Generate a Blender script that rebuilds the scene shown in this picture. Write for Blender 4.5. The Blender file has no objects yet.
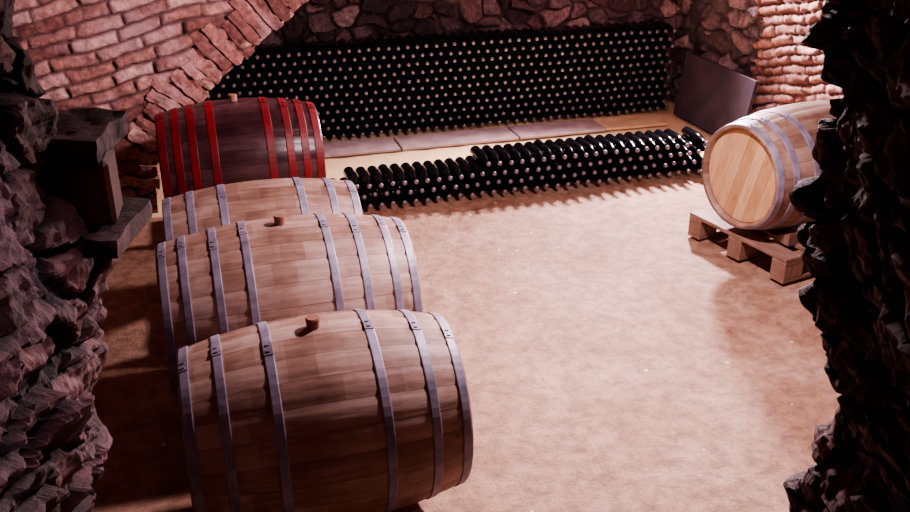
import bpy, bmesh, math, random
from mathutils import Vector, Matrix, noise
random.seed(7)
COL = bpy.context.scene.collection
A = math.radians(16.5); CA, SA = math.cos(A), math.sin(A)
def C2R(X, D): return (X*CA + D*SA, -X*SA + D*CA)

# ------------------------------------------------------------ materials
def mat(name):
    m = bpy.data.materials.new(name); m.use_nodes = True
    nt = m.node_tree; b = nt.nodes["Principled BSDF"]
    return m, nt, b
def N(nt, typ, **kw):
    n = nt.nodes.new(typ)
    for k, v in kw.items():
        if k in n.inputs: n.inputs[k].default_value = v
        else: setattr(n, k, v)
    return n
def ramp(nt, stops):
    r = nt.nodes.new("ShaderNodeValToRGB")
    e = r.color_ramp.elements
    e[0].position, e[0].color = stops[0][0], (*stops[0][1], 1)
    e[1].position, e[1].color = stops[-1][0], (*stops[-1][1], 1)
    for p, c in stops[1:-1]:
        q = e.new(p); q.color = (*c, 1)
    return r
def math_n(nt, op, a, b=None, c=None):
    n = nt.nodes.new("ShaderNodeMath"); n.operation = op
    for i, v in enumerate((a, b, c)):
        if v is None: continue
        if isinstance(v, (int, float)): n.inputs[i].default_value = v
        else: nt.links.new(v, n.inputs[i])
    return n.outputs[0]
def mixc(nt, fac, a, b, mode='MIX'):
    n = nt.nodes.new("ShaderNodeMix"); n.data_type = 'RGBA'; n.blend_type = mode
    for sock, v in ((n.inputs[0], fac), (n.inputs[6], a), (n.inputs[7], b)):
        if isinstance(v, (int, float)): sock.default_value = v
        elif isinstance(v, tuple): sock.default_value = (*v, 1)
        else: nt.links.new(v, sock)
    return n.outputs[2]

def masonry_mat(name, stops, mortar, rough=0.85, bump=0.6, nscale=25, blotch=None, bf=.6, bscale=3.2):
    m, nt, b = mat(name); L = nt.links
    at = N(nt, "ShaderNodeAttribute", attribute_name="stone")
    sp = nt.nodes.new("ShaderNodeSeparateColor"); L.new(at.outputs["Color"], sp.inputs[0])
    r = ramp(nt, stops); L.new(sp.outputs[0], r.inputs[0])
    tc = nt.nodes.new("ShaderNodeTexCoord")
    nz = N(nt, "ShaderNodeTexNoise", Scale=nscale, Detail=10.0, Roughness=0.75); L.new(tc.outputs["Object"], nz.inputs["Vector"])
    nr = ramp(nt, [(0.3, (0.35,)*3), (0.5, (1.0,)*3), (0.7, (1.85,)*3)]); L.new(nz.outputs["Fac"], nr.inputs[0])
    c1 = mixc(nt, 1.0, r.outputs[0], nr.outputs[0], 'MULTIPLY')
    if blotch:
        nb = N(nt, "ShaderNodeTexNoise", Scale=bscale, Detail=8.0, Roughness=.7); L.new(tc.outputs["Object"], nb.inputs["Vector"])
        br = ramp(nt, [(.50, (0,0,0)), (.62, (1,1,1))]); L.new(nb.outputs["Fac"], br.inputs[0])
        c1 = mixc(nt, math_n(nt, 'MULTIPLY', br.outputs[0], bf), c1, blotch)
    c2 = mixc(nt, sp.outputs[1], mortar, c1)
    L.new(c2, b.inputs["Base Color"]); b.inputs["Roughness"].default_value = rough
    bp = N(nt, "ShaderNodeBump", Strength=bump, Distance=0.016)
    L.new(nz.outputs["Fac"], bp.inputs["Height"]); L.new(bp.outputs[0], b.inputs["Normal"])
    return m

M_STONE = masonry_mat("purple_fieldstone", [(0,(.035,.028,.038)),(.25,(.12,.090,.115)),(.45,(.25,.185,.205)),(.6,(.05,.040,.055)),(.8,(.16,.10,.105)),(1,(.42,.32,.34))], (.10,.075,.08), bump=1.0)
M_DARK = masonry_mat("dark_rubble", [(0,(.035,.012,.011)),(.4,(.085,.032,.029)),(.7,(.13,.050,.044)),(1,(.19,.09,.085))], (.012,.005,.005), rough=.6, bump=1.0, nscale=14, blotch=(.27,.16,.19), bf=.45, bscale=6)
M_BRICK = masonry_mat("old_brick", [(0,(.19,.08,.065)),(.4,(.32,.155,.125)),(.7,(.42,.225,.18)),(1,(.54,.35,.31))], (.09,.045,.042), bump=.9, blotch=(.54,.38,.37))

def floor_mat():
    m, nt, b = mat("packed_earth"); L = nt.links
    tc = nt.nodes.new("ShaderNodeTexCoord")
    n1 = N(nt, "ShaderNodeTexNoise", Scale=1.9, Detail=9.0, Roughness=0.68, Distortion=.5); L.new(tc.outputs["Object"], n1.inputs["Vector"])
    n2 = N(nt, "ShaderNodeTexNoise", Scale=14.0, Detail=9.0, Roughness=0.78); L.new(tc.outputs["Object"], n2.inputs["Vector"])
    r1 = ramp(nt, [(0.32, (.32,.165,.105)), (0.5, (.43,.26,.18)), (0.68, (.54,.365,.285))]); L.new(n1.outputs["Fac"], r1.inputs[0])
    r2 = ramp(nt, [(0.38, (.60,.55,.52)), (0.58, (1.1,)*3)]); L.new(n2.outputs["Fac"], r2.inputs[0])
    c = mixc(nt, 1.0, r1.outputs[0], r2.outputs[0], 'MULTIPLY')
    v = N(nt, "ShaderNodeTexVoronoi", Scale=6.0); L.new(tc.outputs["Object"], v.inputs["Vector"])
    sp = math_n(nt, 'LESS_THAN', v.outputs["Distance"], 0.06)
    c = mixc(nt, sp, c, (.78,.66,.60))
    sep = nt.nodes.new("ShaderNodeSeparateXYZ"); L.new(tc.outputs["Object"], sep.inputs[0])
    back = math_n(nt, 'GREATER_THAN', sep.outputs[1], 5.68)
    c = mixc(nt, back, c, (.84,.64,.38))  # yellow sand strip behind the low stack, its lit brightness painted in
    L.new(c, b.inputs["Base Color"]); b.inputs["Roughness"].default_value = .5
    bp = N(nt, "ShaderNodeBump", Strength=.9, Distance=0.018)
    L.new(n2.outputs["Fac"], bp.inputs["Height"]); L.new(bp.outputs[0], b.inputs["Normal"])
    return m
M_FLOOR = floor_mat()

def stave_mat(name, dark, mid, light, nst=26, rough=.55):
    m, nt, b = mat(name); L = nt.links
    tc = nt.nodes.new("ShaderNodeTexCoord")
    sep = nt.nodes.new("ShaderNodeSeparateXYZ"); L.new(tc.outputs["Object"], sep.inputs[0])
    at = math_n(nt, 'ARCTAN2', sep.outputs[2], sep.outputs[1])
    sc = math_n(nt, 'MULTIPLY', at, nst/(2*math.pi))
    fl = math_n(nt, 'FLOOR', sc)
    oi = nt.nodes.new("ShaderNodeObjectInfo")
    wn = nt.nodes.new("ShaderNodeTexWhiteNoise"); wn.noise_dimensions = '1D'; L.new(math_n(nt, 'MULTIPLY_ADD', oi.outputs["Random"], 37.0, fl), wn.inputs["W"])
    mp = N(nt, "ShaderNodeMapping"); mp.inputs["Scale"].default_value = (1.2, 9, 9); L.new(tc.outputs["Object"], mp.inputs[0])
    L.new(math_n(nt, 'MULTIPLY', oi.outputs["Random"], 9.0), mp.inputs["Location"])
    nz = N(nt, "ShaderNodeTexNoise", Scale=5.0, Detail=6.0, Roughness=0.6); L.new(mp.outputs[0], nz.inputs["Vector"])
    n3 = N(nt, "ShaderNodeTexNoise", Scale=4.5, Detail=6.0, Roughness=.65); L.new(tc.outputs["Object"], n3.inputs["Vector"])
    blk = math_n(nt, 'FLOOR', math_n(nt, 'MULTIPLY_ADD', sep.outputs[0], 11.0, math_n(nt, 'MULTIPLY', wn.outputs["Value"], 5.0)))
    wb = nt.nodes.new("ShaderNodeTexWhiteNoise"); wb.noise_dimensions = '2D'
    cv = nt.nodes.new("ShaderNodeCombineXYZ"); L.new(blk, cv.inputs[0]); L.new(fl, cv.inputs[1]); L.new(cv.outputs[0], wb.inputs["Vector"])
    s = math_n(nt, 'MULTIPLY_ADD', wn.outputs["Value"], .20, math_n(nt, 'MULTIPLY', nz.outputs["Fac"], .45))
    s = math_n(nt, 'MULTIPLY_ADD', n3.outputs["Fac"], .55, s)
    s = math_n(nt, 'MULTIPLY_ADD', wb.outputs["Value"], .13, s)
    r = ramp(nt, [(.45, dark), (.64, mid), (.84, light)]); L.new(s, r.inputs[0])
    fr = math_n(nt, 'FRACT', sc)
    d = math_n(nt, 'ABSOLUTE', math_n(nt, 'SUBTRACT', fr, .5))
    j = math_n(nt, 'MULTIPLY', math_n(nt, 'GREATER_THAN', d, .485), .6)
    c = mixc(nt, j, r.outputs[0], (dark[0]*.4, dark[1]*.4, dark[2]*.4))
    L.new(c, b.inputs["Base Color"]); b.inputs["Roughness"].default_value = rough
    bp = N(nt, "ShaderNodeBump", Strength=.3, Distance=.004); L.new(nz.outputs["Fac"], bp.inputs["Height"]); L.new(bp.outputs[0], b.inputs["Normal"])
    return m
M_OAK = stave_mat("oak_staves", (.16,.080,.060), (.32,.195,.150), (.52,.38,.33))
M_OAKD = stave_mat("dark_oak_staves", (.03,.009,.014), (.065,.026,.030), (.13,.065,.075), rough=.34)
M_OAKL = stave_mat("weathered_pale_staves", (.14,.075,.05), (.26,.16,.12), (.40,.28,.22))

def plank_mat(name, c0, c1, c2, width=.07, axis=1, rough=.6):
    m, nt, b = mat(name); L = nt.links
    tc = nt.nodes.new("ShaderNodeTexCoord")
    sep = nt.nodes.new("ShaderNodeSeparateXYZ"); L.new(tc.outputs["Object"], sep.inputs[0])
    q = math_n(nt, 'DIVIDE', math_n(nt, 'ADD', sep.outputs[axis], 5.0), width)
    wn = nt.nodes.new("ShaderNodeTexWhiteNoise"); wn.noise_dimensions = '1D'; L.new(math_n(nt, 'FLOOR', q), wn.inputs["W"])
    mp = N(nt, "ShaderNodeMapping"); scl = [2.0, 2.0, 2.0]; scl[axis] = 14; mp.inputs["Scale"].default_value = scl
    L.new(tc.outputs["Object"], mp.inputs[0])
    nz = N(nt, "ShaderNodeTexNoise", Scale=5.0, Detail=6.0); L.new(mp.outputs[0], nz.inputs["Vector"])
    n3 = N(nt, "ShaderNodeTexNoise", Scale=5.0, Detail=5.0); L.new(tc.outputs["Object"], n3.inputs["Vector"])
    s = math_n(nt, 'MULTIPLY_ADD', wn.outputs["Value"], .3, math_n(nt, 'MULTIPLY', nz.outputs["Fac"], .5))
    s = math_n(nt, 'MULTIPLY_ADD', n3.outputs["Fac"], .35, s)
    r = ramp(nt, [(.3, c0), (.58, c1), (.85, c2)]); L.new(s, r.inputs[0])
    d = math_n(nt, 'ABSOLUTE', math_n(nt, 'SUBTRACT', math_n(nt, 'FRACT', q), .5))
    j = math_n(nt, 'MULTIPLY', math_n(nt, 'GREATER_THAN', d, .485), .7)
    c = mixc(nt, j, r.outputs[0], (c0[0]*.4, c0[1]*.4, c0[2]*.4))
    L.new(c, b.inputs["Base Color"]); b.inputs["Roughness"].default_value = rough
    bp = N(nt, "ShaderNodeBump", Strength=.3, Distance=.004); L.new(nz.outputs["Fac"], bp.inputs["Height"]); L.new(bp.outputs[0], b.inputs["Normal"])
    return m
M_HEAD = plank_mat("oak_head_boards", (.38,.21,.10), (.60,.39,.21), (.76,.56,.36))
M_TIMBER = plank_mat("weathered_timber", (.20,.12,.09), (.36,.23,.18), (.52,.37,.30), width=10, axis=0)
M_TIMBERY = plank_mat("weathered_pallet_wood", (.12,.065,.05), (.24,.145,.11), (.42,.28,.22), width=10, axis=0)

def simple(name, col, rough=.5, metal=0, var=.25, scale=12, bump=.15):
    m, nt, b = mat(name); L = nt.links
    tc = nt.nodes.new("ShaderNodeTexCoord")
    nz = N(nt, "ShaderNodeTexNoise", Scale=float(scale), Detail=6.0); L.new(tc.outputs["Object"], nz.inputs["Vector"])
    r = ramp(nt, [(.3, tuple(c*(1-var) for c in col)), (.7, tuple(c*(1+var) for c in col))]); L.new(nz.outputs["Fac"], r.inputs[0])
    L.new(r.outputs[0], b.inputs["Base Color"]); b.inputs["Roughness"].default_value = rough; b.inputs["Metallic"].default_value = metal
    bp = N(nt, "ShaderNodeBump", Strength=bump, Distance=.004); L.new(nz.outputs["Fac"], bp.inputs["Height"]); L.new(bp.outputs[0], b.inputs["Normal"])
    return m
M_HOOP = simple("galvanized_hoop", (.29,.27,.36), .5, .2, .35, 14)
M_RED = simple("red_painted_hoop", (.19,.011,.015), .5, 0, .35, 9)
M_BUNG = simple("bung_wood", (.30,.15,.10), .6)
M_GLASS = simple("dark_green_glass", (.004,.004,.006), .12, 0, .3, 4, 0)
M_CAP = simple("crown_cap_metal", (.28,.25,.30), .35, .6, .4, 30, 0)
M_SLATE = simple("grey_slate", (.06,.045,.065), .7, 0, .3, 6, .4)
M_BOARD = simple("grey_board", (.37,.28,.28), .6, 0, .25, 7, .3)
M_BOARDT = simple("tan_board", (.62,.45,.27), .6, 0, .2, 7, .3)
M_DKWOOD = simple("dark_old_wood", (.08,.03,.022), .5, 0, .4, 9, .5)

# ------------------------------------------------------------ helpers
def link(o): COL.objects.link(o); return o
def mesh_obj(name, verts, faces, m, smooth=False, parent=None):
    me = bpy.data.meshes.new(name); me.from_pydata(verts, [], faces); me.update()
    me.materials.append(m) if m else None
    if smooth: me.polygons.foreach_set("use_smooth", [True]*len(me.polygons))
    o = link(bpy.data.objects.new(name, me))
    if parent: o.parent = parent
    return o
def box_geo(sx, sy, sz, c=(0,0,0)):
    v = [(c[0]+x*sx/2, c[1]+y*sy/2, c[2]+z*sz/2) for x in (-1,1) for y in (-1,1) for z in (-1,1)]
    f = [(0,1,3,2),(4,6,7,5),(0,4,5,1),(2,3,7,6),(0,2,6,4),(1,5,7,3)]
    return v, f
def bevel_box(name, sx, sy, sz, m, bev=.006, parent=None, loc=(0,0,0), rot=(0,0,0), rough=0, seg=1):
    bm = bmesh.new(); v, f = box_geo(sx, sy, sz)
    vs = [bm.verts.new(p) for p in v]
    for q in f: bm.faces.new([vs[i] for i in q])
    bmesh.ops.recalc_face_normals(bm, faces=bm.faces)
    if rough:
        bmesh.ops.subdivide_edges(bm, edges=bm.edges[:], cuts=13, use_grid_fill=True)
        sd = Vector((random.random()*20, random.random()*20, 3))
        for w in bm.verts:
            w.co += noise.noise_vector(w.co*7+sd)*rough + noise.noise_vector(w.co*22+sd)*rough*.45 + noise.noise_vector(w.co*50+sd)*rough*.2
    elif bev: bmesh.ops.bevel(bm, geom=bm.edges[:], offset=bev, segments=seg, affect='EDGES', profile=.5)
    me = bpy.data.meshes.new(name); bm.to_mesh(me); bm.free(); me.materials.append(m)
    if rough: me.polygons.foreach_set("use_smooth", [False]*len(me.polygons))
    o = link(bpy.data.objects.new(name, me)); o.location = loc; o.rotation_euler = rot
    if parent: o.parent = parent
    return o
def tag(o, label, cat, group=None):
    o["label"] = label; o["category"] = cat
    if group: o["group"] = group
def structure(o): o["kind"] = "structure"; return o

def ridged(p):
    s = 0; a = .5
    for i in range(3):
        s += a*(1-abs(noise.noise(p))*2); p = p*2.1; a *= .5
    return s
def stone_pat(p, freq, sx=1, sy=1, sz=1.6, craggy=0, facetk=1.0):
    w = noise.noise_vector(p*2.3)*.10 + noise.noise_vector(p*7)*.03
    q = Vector(((p.x+w.x)*sx, (p.y+w.y)*sy, (p.z+w.z)*sz))*freq
    d, pts = noise.voronoi(q)
    e = d[1]-d[0]
    mask = min(1, max(0, (e-.04)/.10))
    tone = abs(math.sin(pts[0].x*12.9+pts[0].y*78.2+pts[0].z*37.7)*4375.5) % 1
    k1 = (abs(math.sin(pts[0].x*3.9+pts[0].y*8.2+pts[0].z*17.7)*937.5) % 1)
    k2 = (abs(math.sin(pts[0].x*23.9+pts[0].y*5.2+pts[0].z*7.7)*637.5) % 1)
    dl = q-pts[0]
    facet = ((dl.x+dl.y)*(k1-.5)*.9 + dl.z*(k2-.5)*1.3)*facetk
    h = mask**.6*(.40+.45*k1+facet) + .20*noise.noise(p*freq*2.5) + craggy*(ridged(p*9)-.5)
    return h, tone, mask
def brick_pat(u, v, bw=.26, bh=.078):
    w = noise.noise_vector(Vector((u*3, v*3, 1.3))); w2 = noise.noise_vector(Vector((u*13, v*13, 4.3)))
    u += w.x*.035+w2.x*.010; v += w.y*.030+w2.y*.008
    row = math.floor(v/bh); uu = u/bw + (.5 if row % 2 else 0) + .2*math.sin(row*4.1)
    col = math.floor(uu)
    fu = (uu-col)*bw; fv = v-row*bh
    e = min(fu, bw-fu, fv, bh-fv)
    mask = min(1, max(0, (e-.003)/.010))
    k = math.sin(row*127.1+col*311.7)*43758.5; tone = k-math.floor(k)
    k2 = math.sin(row*27.1+col*91.7)*4358.5; t2 = k2-math.floor(k2)
    h = mask*(.4+.6*t2)+.4*noise.noise(Vector((u*14, v*14, 0)))+.5*noise.noise(Vector((u*5, v*5, 9)))
    return h, tone, mask

def sheet(name, S, T, posf, m, m2=None, smooth=True):
    verts, cols, mi = [], [], []
    for s in S:
        for t in T:
            p, c, k = posf(s, t); verts.append(p); cols.append(c); mi.append(k)
    nT = len(T); faces = []; fm = []
    for i in range(len(S)-1):
        for j in range(nT-1):
            a = i*nT+j; faces.append((a, a+nT, a+nT+1, a+1)); fm.append(mi[a])
    me = bpy.data.meshes.new(name); me.from_pydata(verts, [], faces); me.update()
    me.materials.append(m)
    if m2: me.materials.append(m2); me.polygons.foreach_set("material_index", fm)
    me.polygons.foreach_set("use_smooth", [smooth]*len(faces))
    ca = me.color_attributes.new("stone", 'FLOAT_COLOR', 'POINT')
    flat = []
    for c in cols: flat += [c[0], c[1], 0, 1]
    ca.data.foreach_set("color", flat)
    o = link(bpy.data.objects.new(name, me)); return structure(o)
def lin(a, b, step):
    n = max(1, int(round(abs(b-a)/step))); return [a+(b-a)*i/n for i in range(n+1)]

XL, XR, YB = -1.1, 4.15, 7.22
def f_floor(s, t):
    z = .012*noise.noise(Vector((s*1.5, t*1.5, 0))) + .006*noise.noise(Vector((s*8, t*8, 0)))
    return (s, t, z-.014), (0, 1), 0
fl = sheet("floor", lin(-3.2, 4.6, .04), lin(-1.2, 7.5, .04), f_floor, M_FLOOR)

def f_back(s, t):
    p = Vector((s, YB, t)); h, tone, mk = stone_pat(p, 5.4, sz=1.5, craggy=.35)
    return (s, YB+.04-.08*h, t), (tone, mk), 0
sheet("wall_back", lin(XL-.2, XR+.2, .015), lin(0, .6, .1)+lin(.62, 1.7, .013)+lin(1.8, 3.4, .2), f_back, M_STONE, None, False)

def curve_in(t):
    return 0 if t < .5 else .16*(t-.5)**1.7
def f_right(s, t):
    p = Vector((XR, s, t)); bnd = 6.0+.18*noise.noise(Vector((0, t*4, 3)))
    if s > bnd: h, tone, mk = stone_pat(p, 5.4, sz=1.5, craggy=.35); k = 0
    else:
        rot = -.25
        h, tone, mk = brick_pat(s*math.cos(rot)+t*math.sin(rot), t*math.cos(rot)-s*math.sin(rot)+3, .25, .07); h *= .45; k = 1
    return (XR+.03-.07*h-curve_in(t), s, t), (tone, mk), k
sheet("wall_right", lin(.9, 4.2, .12)+lin(4.22, YB+.05, .014), lin(0, 1.6, .013)+lin(1.7, 3.4, .15), f_right, M_STONE, M_BRICK)

def f_left(s, t):
    p = Vector((XL, s, t)); h, tone, mk = stone_pat(p, 5.0)
    return (XL+.08*h, s, t), (tone, mk), 0
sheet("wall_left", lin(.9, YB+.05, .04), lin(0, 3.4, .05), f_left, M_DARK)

def f_ceil(s, t):
    ang = (s-XL)/(XR-XL)
    z = 2.55+.75*math.sin(math.pi*max(0, min(1, ang)))
    h, tone, mk = brick_pat(s, t)
    return (s, t, z+.01*h), (tone, mk), 0
sheet("ceiling", lin(-3.2, 4.6, .06), lin(-1.2, 7.4, .06), f_ceil, M_BRICK)

YA = 5.72
arch = [(-.27,0),(-.26,.2),(-.22,.37),(-.12,.52),(.02,.67),(.2,.83),(.42,1.0),(.62,1.165),(.86,1.34),(1.2,1.52),(1.6,1.63),(2.0,1.66),(2.4,1.62),(2.8,1.5)]
def arch_x(z):
    for (x0, z0), (x1, z1) in zip(arch, arch[1:]):
        if z0 <= z <= z1 and z1 > z0: return x0+(x1-x0)*(z-z0)/(z1-z0)
    return 2.0
def f_arch(s, t):
    xe = arch_x(t) if t < 1.66 else 4.3
    x = XL-.1+(xe-(XL-.1))*s
    rot = .22
    h, tone, mk = brick_pat(x*math.cos(rot)+t*math.sin(rot), t*math.cos(rot)-x*math.sin(rot)+3)
    return (x, YA+.02-.035*h, t), (tone, mk), 0
sheet("wall_arch", lin(0, 1, .006), lin(0, 1.66, .012)+[1.9, 2.3, 3.0, 3.4], f_arch, M_BRICK)
def polyline_pts(step):
    pts = []
    segs = [(Vector((a[0], a[1])), Vector((b[0], b[1]))) for a, b in zip(arch[1:], arch[2:])]
    cur = 0; d = 0
    for a, b in segs:
        L = (b-a).length
        while cur <= d+L:
            pts.append((a+(b-a)*((cur-d)/L), (b-a).normalized())); cur += step
        d += L
    return pts
vv, vf, vc = [], [], []
for p, tdir in polyline_pts(.080):
    tdir = Matrix.Rotation(random.uniform(-.06,.06), 2) @ tdir
    n = Vector((-tdir.y, tdir.x))
    ln = .26+random.uniform(-.05, .05); w = .034+random.uniform(-.004,.003); dep = .34
    off = random.uniform(-.025, .012)
    bm = bmesh.new()
    v, f = box_geo(1, 1, 1)
    vs = [bm.verts.new(q) for q in v]
    for q in f: bm.faces.new([vs[i] for i in q])
    bmesh.ops.recalc_face_normals(bm, faces=bm.faces)
    bmesh.ops.subdivide_edges(bm, edges=bm.edges[:], cuts=7, use_grid_fill=True)
    tone = random.random(); yo = random.uniform(-.02, .015)
    base = len(vv)
    for w_ in bm.verts:
        c = w_.co
        rr = Vector((c.x, c.y, c.z))
        rr = Vector([math.copysign(min(abs(k), .47+.03*(1-abs(rr[(i+1)%3])*abs(rr[(i+2)%3])*3)), k) for i, k in enumerate(rr)])
        along = rr.x*ln + ln/2 + off; side = rr.z*2*w; yy = YA+.15+yo+rr.y*dep
        q = Vector((p.x+n.x*along+tdir.x*side, yy, p.y+n.y*along+tdir.y*side))
        q += noise.noise_vector(q*12)*.016+noise.noise_vector(q*35)*.006
        vv.append(q); vc.append((tone, 1))
    bm.verts.index_update()
    for fc in bm.faces: vf.append([base+x.index for x in fc.verts])
    bm.free()
ring = mesh_obj("trim_1", vv, vf, M_BRICK); structure(ring)
ca = ring.data.color_attributes.new("stone", 'FLOAT_COLOR', 'POINT')
fl_ = []
for c in vc: fl_ += [c[0], c[1], 0, 1]
ca.data.foreach_set("color", fl_)
def f_reveal(s, t):
    x = arch_x(t) if t < 1.66 else 2
    h, tone, mk = brick_pat(s, t)
    return (x-.03+.03*h, s, t), (tone, mk), 0
sheet("wall_pier", lin(YA+.05, YB-.42, .02), lin(0, 1.6, .02), f_reveal, M_BRICK)

def jamb(name, side, path, lean, mtl, freq, sz, crag, fk):
    P = [Vector(p) for p in path]; pts = []
    for a, b in zip(P, P[1:]):
        L = (b-a).length; n = max(1, int(L/.0075 if L < 1.8 and a.y > .7 else L/.05))
        for i in range(n): pts.append(a+(b-a)*i/n)
    pts.append(P[-1])
    for _ in range(10):
        pts = [pts[0]]+[(pts[i-1]+pts[i]*2+pts[i+1])/4 for i in range(1, len(pts)-1)]+[pts[-1]]
    def f(s, t):
        i = int(s); p = pts[i]; a = pts[max(0, i-1)]; b = pts[min(len(pts)-1, i+1)]
        tg = (b-a).normalized(); n = Vector((tg.y, -tg.x))*side
        x = p.x+lean(t)
        q = Vector((x, p.y, t)); h, tone, mk = stone_pat(q+Vector((9*side, 0, 0)), freq, sz=sz, craggy=crag, facetk=fk)
        h2 = noise.noise(q*3.1+Vector((side*5, 0, 0)))
        d = .050*h+.035*h2+.014*noise.noise(q*16)+.010*noise.noise(q*40)+.005*noise.noise(q*85)
        X, D = x+n.x*d, p.y+n.y*d
        rx, ry = C2R(X, D)
        return (rx, ry, t), (tone, mk), 0
    return sheet(name, list(range(len(pts))), lin(0, .6, .06)+lin(.61, 2.2, .0075)+lin(2.3, 3.3, .1), f, mtl, None, False)
def lean_f(pts):
    def f(z):
        for (a, b), (c, d) in zip(pts, pts[1:]):
            if a <= z <= c: return b+(d-b)*(z-a)/(c-a)
        return 0
    return f
lean_r = lean_f([(0, .14), (.85, .11), (1.0, .13), (1.15, .16), (1.25, .12), (1.38, .08), (1.6, .035), (1.95, .0), (3.4, -.1)])
lean_l = lean_f([(0, -.18), (.87, -.15), (1.2, -.06), (1.5, -.01), (1.7, -.07), (1.95, -.12), (3.4, -.12)])
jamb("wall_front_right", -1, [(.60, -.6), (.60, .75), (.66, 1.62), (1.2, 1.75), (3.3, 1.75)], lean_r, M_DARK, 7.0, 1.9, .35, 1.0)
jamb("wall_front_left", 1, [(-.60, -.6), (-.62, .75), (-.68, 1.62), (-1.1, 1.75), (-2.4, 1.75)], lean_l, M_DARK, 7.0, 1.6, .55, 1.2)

yaw = -A
def cf(X, D, z): x, y = C2R(X, D); return (x, y, z)
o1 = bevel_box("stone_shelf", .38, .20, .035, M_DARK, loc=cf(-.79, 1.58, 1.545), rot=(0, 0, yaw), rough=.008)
tag(o1, "rough dark stone ledge jutting from the rubble wall", "stone ledge")
o2 = bevel_box("stone_slab", .28, .17, .045, M_DARK, loc=cf(-.76, 1.60, 1.720), rot=(0, .05, yaw), rough=.015)
tag(o2, "dark rough stone slab resting on a wooden block", "stone slab")
o = bevel_box("wooden_block", .09, .10, .122, M_DKWOOD, bev=.008, loc=cf(-.66, 1.56, 1.631), rot=(0, 0, yaw+.2))
tag(o, "dark brown wooden block standing on the stone ledge", "wooden block")
for ob in (o1, o2):
    c_ = ob.data.color_attributes.new("stone", 'FLOAT_COLOR', 'POINT')
    c_.data.foreach_set("color", [.15, 1, 0, 1]*len(ob.data.vertices))

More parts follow.
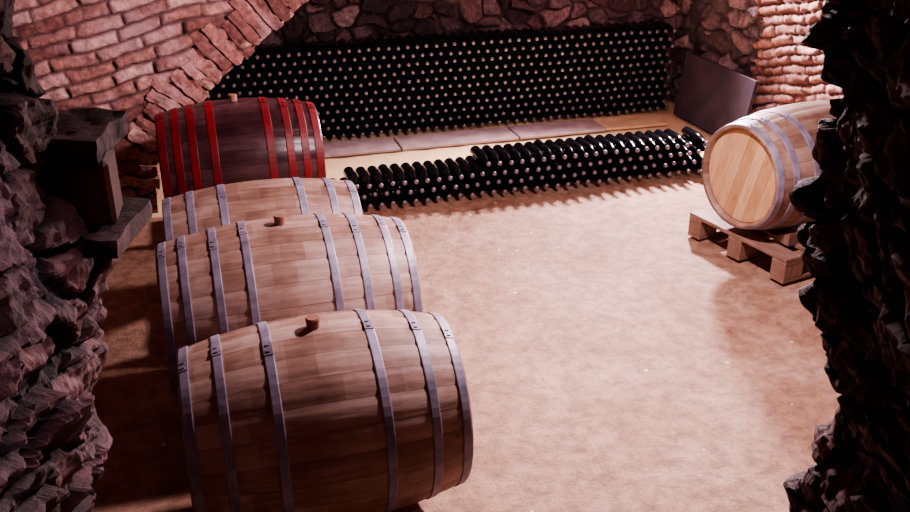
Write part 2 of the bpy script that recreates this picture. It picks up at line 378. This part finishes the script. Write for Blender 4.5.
# ------------------------------------------------------------ barrels
def prof(x, L, R, r): return R-(R-r)*(abs(x)/(L/2))**2.1
def barrel(name, loc, phi, L, R, r, hoops, m_body, m_hoop, m_head, hw=.034, bung=True, roll=0, nst=26):
    root = link(bpy.data.objects.new(name, None)); root.empty_display_size = .1
    root.location = (loc[0], loc[1], loc[2]-R); root.rotation_euler = (0, 0, phi)
    xs = [(-L/2+L*i/28) for i in range(29)]; sub = 5; n = nst*sub
    V, F = [], []
    def ringpts(x, rad, groove):
        for k in range(n):
            a = 2*math.pi*k/n; g = .003*groove if k % sub == 0 else 0
            V.append((x, (rad-g)*math.cos(a), (rad-g)*math.sin(a)))
    rows = [(-L/2+.04, r-.022, 0), (-L/2+.002, r-.018, 0), (-L/2, r-.014, 0)]
    rows += [(x, prof(x, L, R, r), 1) for x in xs]
    rows += [(L/2, r-.014, 0), (L/2-.002, r-.018, 0), (L/2-.04, r-.022, 0)]
    for q in rows: ringpts(*q)
    for i in range(len(rows)-1):
        for k in range(n):
            F.append((i*n+k, i*n+(k+1) % n, (i+1)*n+(k+1) % n, (i+1)*n+k))
    b = mesh_obj("barrel_body", V, F, m_body, True, root); b.location = (0, 0, R); b.rotation_euler = (roll, 0, 0)
    for sgn in (-1, 1):
        hv, hf = [(sgn*(L/2-.030), 0, 0)], []
        m_ = 48
        for k in range(m_):
            a = 2*math.pi*k/m_; hv.append((sgn*(L/2-.030), (r-.03)*math.cos(a), (r-.03)*math.sin(a)))
        for k in range(m_):
            a = 2*math.pi*k/m_; hv.append((sgn*(L/2-.036), (r-.019)*math.cos(a), (r-.019)*math.sin(a)))
        for k in range(m_):
            k2 = (k+1) % m_
            hf.append((0, 1+k, 1+k2) if sgn > 0 else (0, 1+k2, 1+k))
            hf.append((1+k, 1+m_+k, 1+m_+k2, 1+k2) if sgn > 0 else (1+k, 1+k2, 1+m_+k2, 1+m_+k))
        h = mesh_obj("barrel_head", hv, hf, m_head, False, root); h.location = (0, 0, R); h.rotation_euler = (.25, 0, 0)
    for hi, hx in enumerate(hoops):
        m_ = 72; V, F = [], []; x0, x1 = hx-hw/2, hx+hw/2
        th = .004
        sec = [(x0, -.004), (x0, th*.7), (x0+.003, th), (x1-.003, th), (x1, th*.7), (x1, -.004)]
        for k in range(m_):
            a = 2*math.pi*k/m_
            for sx, dr in sec:
                rad = prof(sx, L, R, r)+dr
                V.append((sx, rad*math.cos(a), rad*math.sin(a)))
        q = len(sec)
        for k in range(m_):
            k2 = (k+1) % m_
            for j in range(q-1): F.append((k*q+j, k*q+j+1, k2*q+j+1, k2*q+j))
        a0 = math.pi/2-.12+.10*math.sin(hi*2.3)
        def tab(a1, a2, xa, xb, dr0, dr1, steps=4):
            base = len(V)
            for i in range(steps+1):
                a = a1+(a2-a1)*i/steps
                for xx, dr in ((xa, dr0), (xa, dr1), (xb, dr1), (xb, dr0)):
                    rad = prof(xx, L, R, r)+dr; V.append((xx, rad*math.cos(a), rad*math.sin(a)))
            for i in range(steps):
                for j in range(3): F.append((base+i*4+j, base+i*4+j+1, base+(i+1)*4+j+1, base+(i+1)*4+j))
            F.append((base, base+1, base+2, base+3)); e = base+steps*4; F.append((e+3, e+2, e+1, e))
        tab(-a0-.08+math.pi, -a0+.08+math.pi, x0+.001, x1-.001, 0, .0065)
        for da in (-.04, .04):
            tab(math.pi-a0+da-.012, math.pi-a0+da+.012, hx-.005, hx+.005, 0, .010, 1)
        mesh_obj("hoop", V, F, m_hoop, False, root).location = (0, 0, R)
    if bung:
        bm = bmesh.new(); bmesh.ops.create_cone(bm, cap_ends=True, segments=20, radius1=.019, radius2=.023, depth=.05)
        bmesh.ops.bevel(bm, geom=[e for e in bm.edges if abs(e.verts[0].co.z-e.verts[1].co.z) < 1e-4], offset=.003, segments=2, affect='EDGES')
        me = bpy.data.meshes.new("bung"); bm.to_mesh(me); bm.free(); me.materials.append(M_BUNG)
        o = link(bpy.data.objects.new("bung", me)); o.parent = root; o.location = (-.01, 0, 2*R+.010)
    return root
def hs(L, fr): return [-L/2*f for f in fr]+[L/2*f for f in reversed(fr)]
b = barrel("wine_barrel", (.30, 2.55, .45), 0, .865, .345, .285, hs(.865, (.955,.72,.37)), M_OAK, M_HOOP, M_HEAD, hw=.03)
tag(b, "oak barrel with grey hoops and wooden bung on timber rails", "barrel", "row of wine barrels")
b = barrel("wine_barrel", (.29, 3.31, .475), 0, .955, .365, .305, hs(.955, (.955,.80,.56,.32)), M_OAK, M_HOOP, M_HEAD, hw=.03)
tag(b, "larger oak barrel with eight grey hoops and bung", "barrel", "row of wine barrels")
b = barrel("wine_barrel", (.265, 4.03, .425), 0, .87, .32, .27, hs(.87, (.955,.72,.40)), M_OAK, M_HOOP, M_HEAD, bung=False)
tag(b, "small pale oak barrel with grey hoops beside larger barrel", "barrel", "row of wine barrels")
b = barrel("wine_barrel", (.25, 5.17, .48), 0, .88, .355, .295, hs(.88, (.94,.77,.58,.34)), M_OAKD, M_RED, M_HEAD, hw=.042)
tag(b, "dark oak barrel with red painted hoops near bottle stacks", "barrel", "row of wine barrels")

for i, dx in enumerate((-.28, .28)):
    o = bevel_box("timber_rail", .10, 3.6, .11, M_TIMBER, bev=.008, loc=(.27+dx, 3.86, .05))
    tag(o, "weathered timber rail on floor beneath barrels", "timber", "barrel rails")
def wedge(loc, rotz, s=1.0):
    L, W, H = .16*s, .09*s, .08*s
    v = [(-L/2,-W/2,0),(L/2,-W/2,0),(L/2,W/2,0),(-L/2,W/2,0),(L/2,-W/2,H),(L/2,W/2,H),(-L/2,-W/2,.006),(-L/2,W/2,.006)]
    f = [(0,3,2,1),(1,2,5,4),(6,4,5,7),(0,1,4,6),(3,7,5,2),(0,6,7,3)]
    o = mesh_obj("wooden_wedge", v, f, M_TIMBERY); o.location = loc; o.rotation_euler = (0, 0, rotz)
    tag(o, "small wooden wedge chocking a barrel", "wedge", "barrel wedges"); return o
wedge((.55, 2.55-.22, .106), -math.pi/2)
wedge((.55, 2.55+.22, .106), math.pi/2)

phi5 = math.radians(11.5); ux, uy = math.cos(phi5), math.sin(phi5)
PLx, PLy = C2R(1.575, 4.735); pcx, pcy = PLx+.53*ux, PLy+.53*uy
pal = link(bpy.data.objects.new("wooden_pallet", None)); pal.location = (pcx, pcy, 0); pal.rotation_euler = (0, 0, phi5)
tag(pal, "weathered wooden pallet carrying a single barrel", "pallet")
for i in range(6):
    x = -.53+.06+i*(1.06-.12)/5
    bevel_box("deck_board", .12 if i in (0, 5) else .10, .76, .022, M_TIMBERY, .003, pal, (x, 0, .133))
for y in (-.33, 0, .33):
    bevel_box("stringer_board", 1.06, .10, .022, M_TIMBERY, .003, pal, (0, y, .111))
    bevel_box("bottom_board", 1.06, .10, .022, M_TIMBERY, .003, pal, (0, y, .011))
    for x in (-.46, 0, .46): bevel_box("spacer_block", .14, .10, .078, M_TIMBERY, .004, pal, (x, y, .061))
hx, hy = C2R(1.55, 4.74)
b = barrel("wine_barrel", (hx+.46*ux, hy+.46*uy, .144+.342), phi5, .93, .342, .285, hs(.93, (.955,.76,.48)), M_OAKL, M_HOOP, M_HEAD, bung=False, hw=.038)
tag(b, "pale oak barrel with grey hoops on wooden pallet", "barrel")
wx, wy = hx+.2*ux, hy+.2*uy
wedge((wx-uy*-.2, wy-ux*.2, .145), phi5-math.pi/2, .9)
wedge((wx+uy*-.2, wy+ux*.2, .145), phi5+math.pi/2, .9)

o = bevel_box("slate_slab", .03, 1.0, .52, M_SLATE, .004, loc=(4.00, 6.28, .265), rot=(0, math.radians(9), 0))
tag(o, "dark grey slate slab leaning against the stone wall", "slab")
x = .55
for i, w in enumerate((.95, .95, .75, .55)):
    o = bevel_box("floor_board", w-.012, .30, .022, M_BOARD if i < 3 else M_BOARDT, .004, loc=(x+w/2, 6.64+random.uniform(-.02,.02), .008), rot=(0, 0, random.uniform(-.012,.012)))
    tag(o, "grey plank lying along foot of bottle stack" if i < 3 else "pale tan plank lying along foot of bottle stack", "plank", "planks at the bottle stack"); x += w

# ------------------------------------------------------------ bottles
def bottle_geo():
    pr = [(0,.012),(.0,.030),(.004,.0370),(.16,.0372),(.185,.035),(.21,.027),(.235,.0185),(.26,.0145),(.285,.0130),(.2851,.0150),(.297,.0145),(.300,.011),(.300,0.0)]
    n = 14; V, F, MI = [], [], []
    for y, r in pr:
        for k in range(n):
            a = 2*math.pi*k/n; V.append((r*math.cos(a), -y, r*math.sin(a)))
    for i in range(len(pr)-1):
        for k in range(n):
            F.append((i*n+k, i*n+(k+1) % n, (i+1)*n+(k+1) % n, (i+1)*n+k)); MI.append(1 if i >= 8 else 0)
    return V, F, MI
BV, BF, BM = bottle_geo()
bme = bpy.data.meshes.new("wine_bottle"); bme.from_pydata(BV, [], BF)
bme.materials.append(M_GLASS); bme.materials.append(M_CAP); bme.polygons.foreach_set("material_index", BM)
bme.polygons.foreach_set("use_smooth", [True]*len(BF))
bm = bmesh.new(); bm.from_mesh(bme); bmesh.ops.recalc_face_normals(bm, faces=bm.faces); bm.to_mesh(bme); bm.free()
P = .0755; H = P*.868
low, big = [], []
for r in range(4):
    for c in range(36):
        x = .80+c*P+(P/2 if r % 2 else 0)
        if x > 3.46: continue
        if r == 3 and (x < 1.78 or random.random() < .04): continue
        if r == 2 and x < .95: continue
        low.append((x, 5.66+random.uniform(-.015,.015), .038+r*H))
for r in range(11):
    for c in range(56):
        x = -.16+c*P+(P/2 if r % 2 else 0)
        if x > 3.93 or x < arch_x(.06+r*H)-.02: continue
        big.append((x, 7.14+random.uniform(-.015,.015), .040+r*H))
def depth(p): return p[0]*SA+p[1]*CA
low.sort(key=depth)
big.sort(key=lambda p: depth(p)+(5 if (p[0] < 1.0 and p[2] < .55) or p[0] < .35 else 0))
ind = low+big; indi = ind[:300]; rest = ind[300:]
for i, p in enumerate(indi):
    o = bpy.data.objects.new("wine_bottle", bme); link(o)
    o.location = p; o.rotation_euler = (0, 0, random.uniform(-.006,.006))
    tag(o, "dark glass wine bottle lying with neck outward", "bottle", "low row of stacked bottles" if i < len(low) else "tall wall of stacked bottles")
V, F, MI = [], [], []
for p in rest:
    b0 = len(V); V += [(p[0]+v[0], p[1]+v[1], p[2]+v[2]) for v in BV]
    F += [tuple(b0+i for i in f) for f in BF]; MI += BM
o = mesh_obj("wine_bottles", V, F, M_GLASS, True); o.data.materials.append(M_CAP)
o.data.polygons.foreach_set("material_index", MI); o["kind"] = "stuff"
tag(o, "remaining dark wine bottles stacked against the stone wall", "bottles")

# ------------------------------------------------------------ lights
def light(name, typ, loc, tgt, energy, col, size=.3, spot=None, blend=.5):
    d = bpy.data.lights.new(name, typ); d.energy = energy; d.color = col
    if typ == 'AREA': d.size = size
    else: d.shadow_soft_size = size
    if spot: d.spot_size = math.radians(spot); d.spot_blend = blend
    o = link(bpy.data.objects.new(name, d)); o.location = loc
    o.rotation_euler = (Vector(tgt)-Vector(loc)).to_track_quat('-Z', 'Y').to_euler()
    return o
light("ceiling_lamp", 'AREA', (1.85, 3.2, 2.2), (1.4, 3.0, 0), 115, (1, .75, .79), .2)
light("corner_lamp", 'SPOT', (3.70, 6.55, 1.70), (1.7, 3.2, .2), 1350, (1, .75, .79), .12, 120, .5)
light("arch_fill", 'SPOT', (1.5, 3.6, 2.2), (-.25, 5.7, 1.3), 400, (1, .69, .79), .10, 42, .9)  # added spot without a visible source, brightens the brick arch
light("wall_fill", 'SPOT', (2.2, 5.4, 2.1), (2.4, 7.2, .9), 125, (1, .78, .95), .10, 110, .9)  # extra spot put in to lift the back wall stones
light("jamb_fill", 'SPOT', (*C2R(.15, 1.5), 2.45), cf(-.74, 1.12, .95), 34, (1, .72, .96), .03, 46, .8)  # unseen spot added to light the lower left jamb
light("doorway_fill", 'POINT', (*C2R(0.1, .3), 2.75), (0, 0, 0), 3, (1, .42, .45), .15)  # weak added fill above the camera for the foreground stones

w = bpy.data.worlds.new("World"); bpy.context.scene.world = w; w.use_nodes = True
w.node_tree.nodes["Background"].inputs[0].default_value = (.6, .25, .28, 1)
w.node_tree.nodes["Background"].inputs[1].default_value = .03
try: bpy.context.scene.view_settings.look = 'AgX - Medium High Contrast'
except Exception as e: print(e)

cam = bpy.data.cameras.new("camera"); cam.sensor_width = 36; cam.lens = 920/910*36; cam.clip_start = .02
co = link(bpy.data.objects.new("camera", cam)); co.location = (0, 0, 2.22)
co.rotation_euler = (math.radians(65), 0, -A)
bpy.context.scene.camera = co
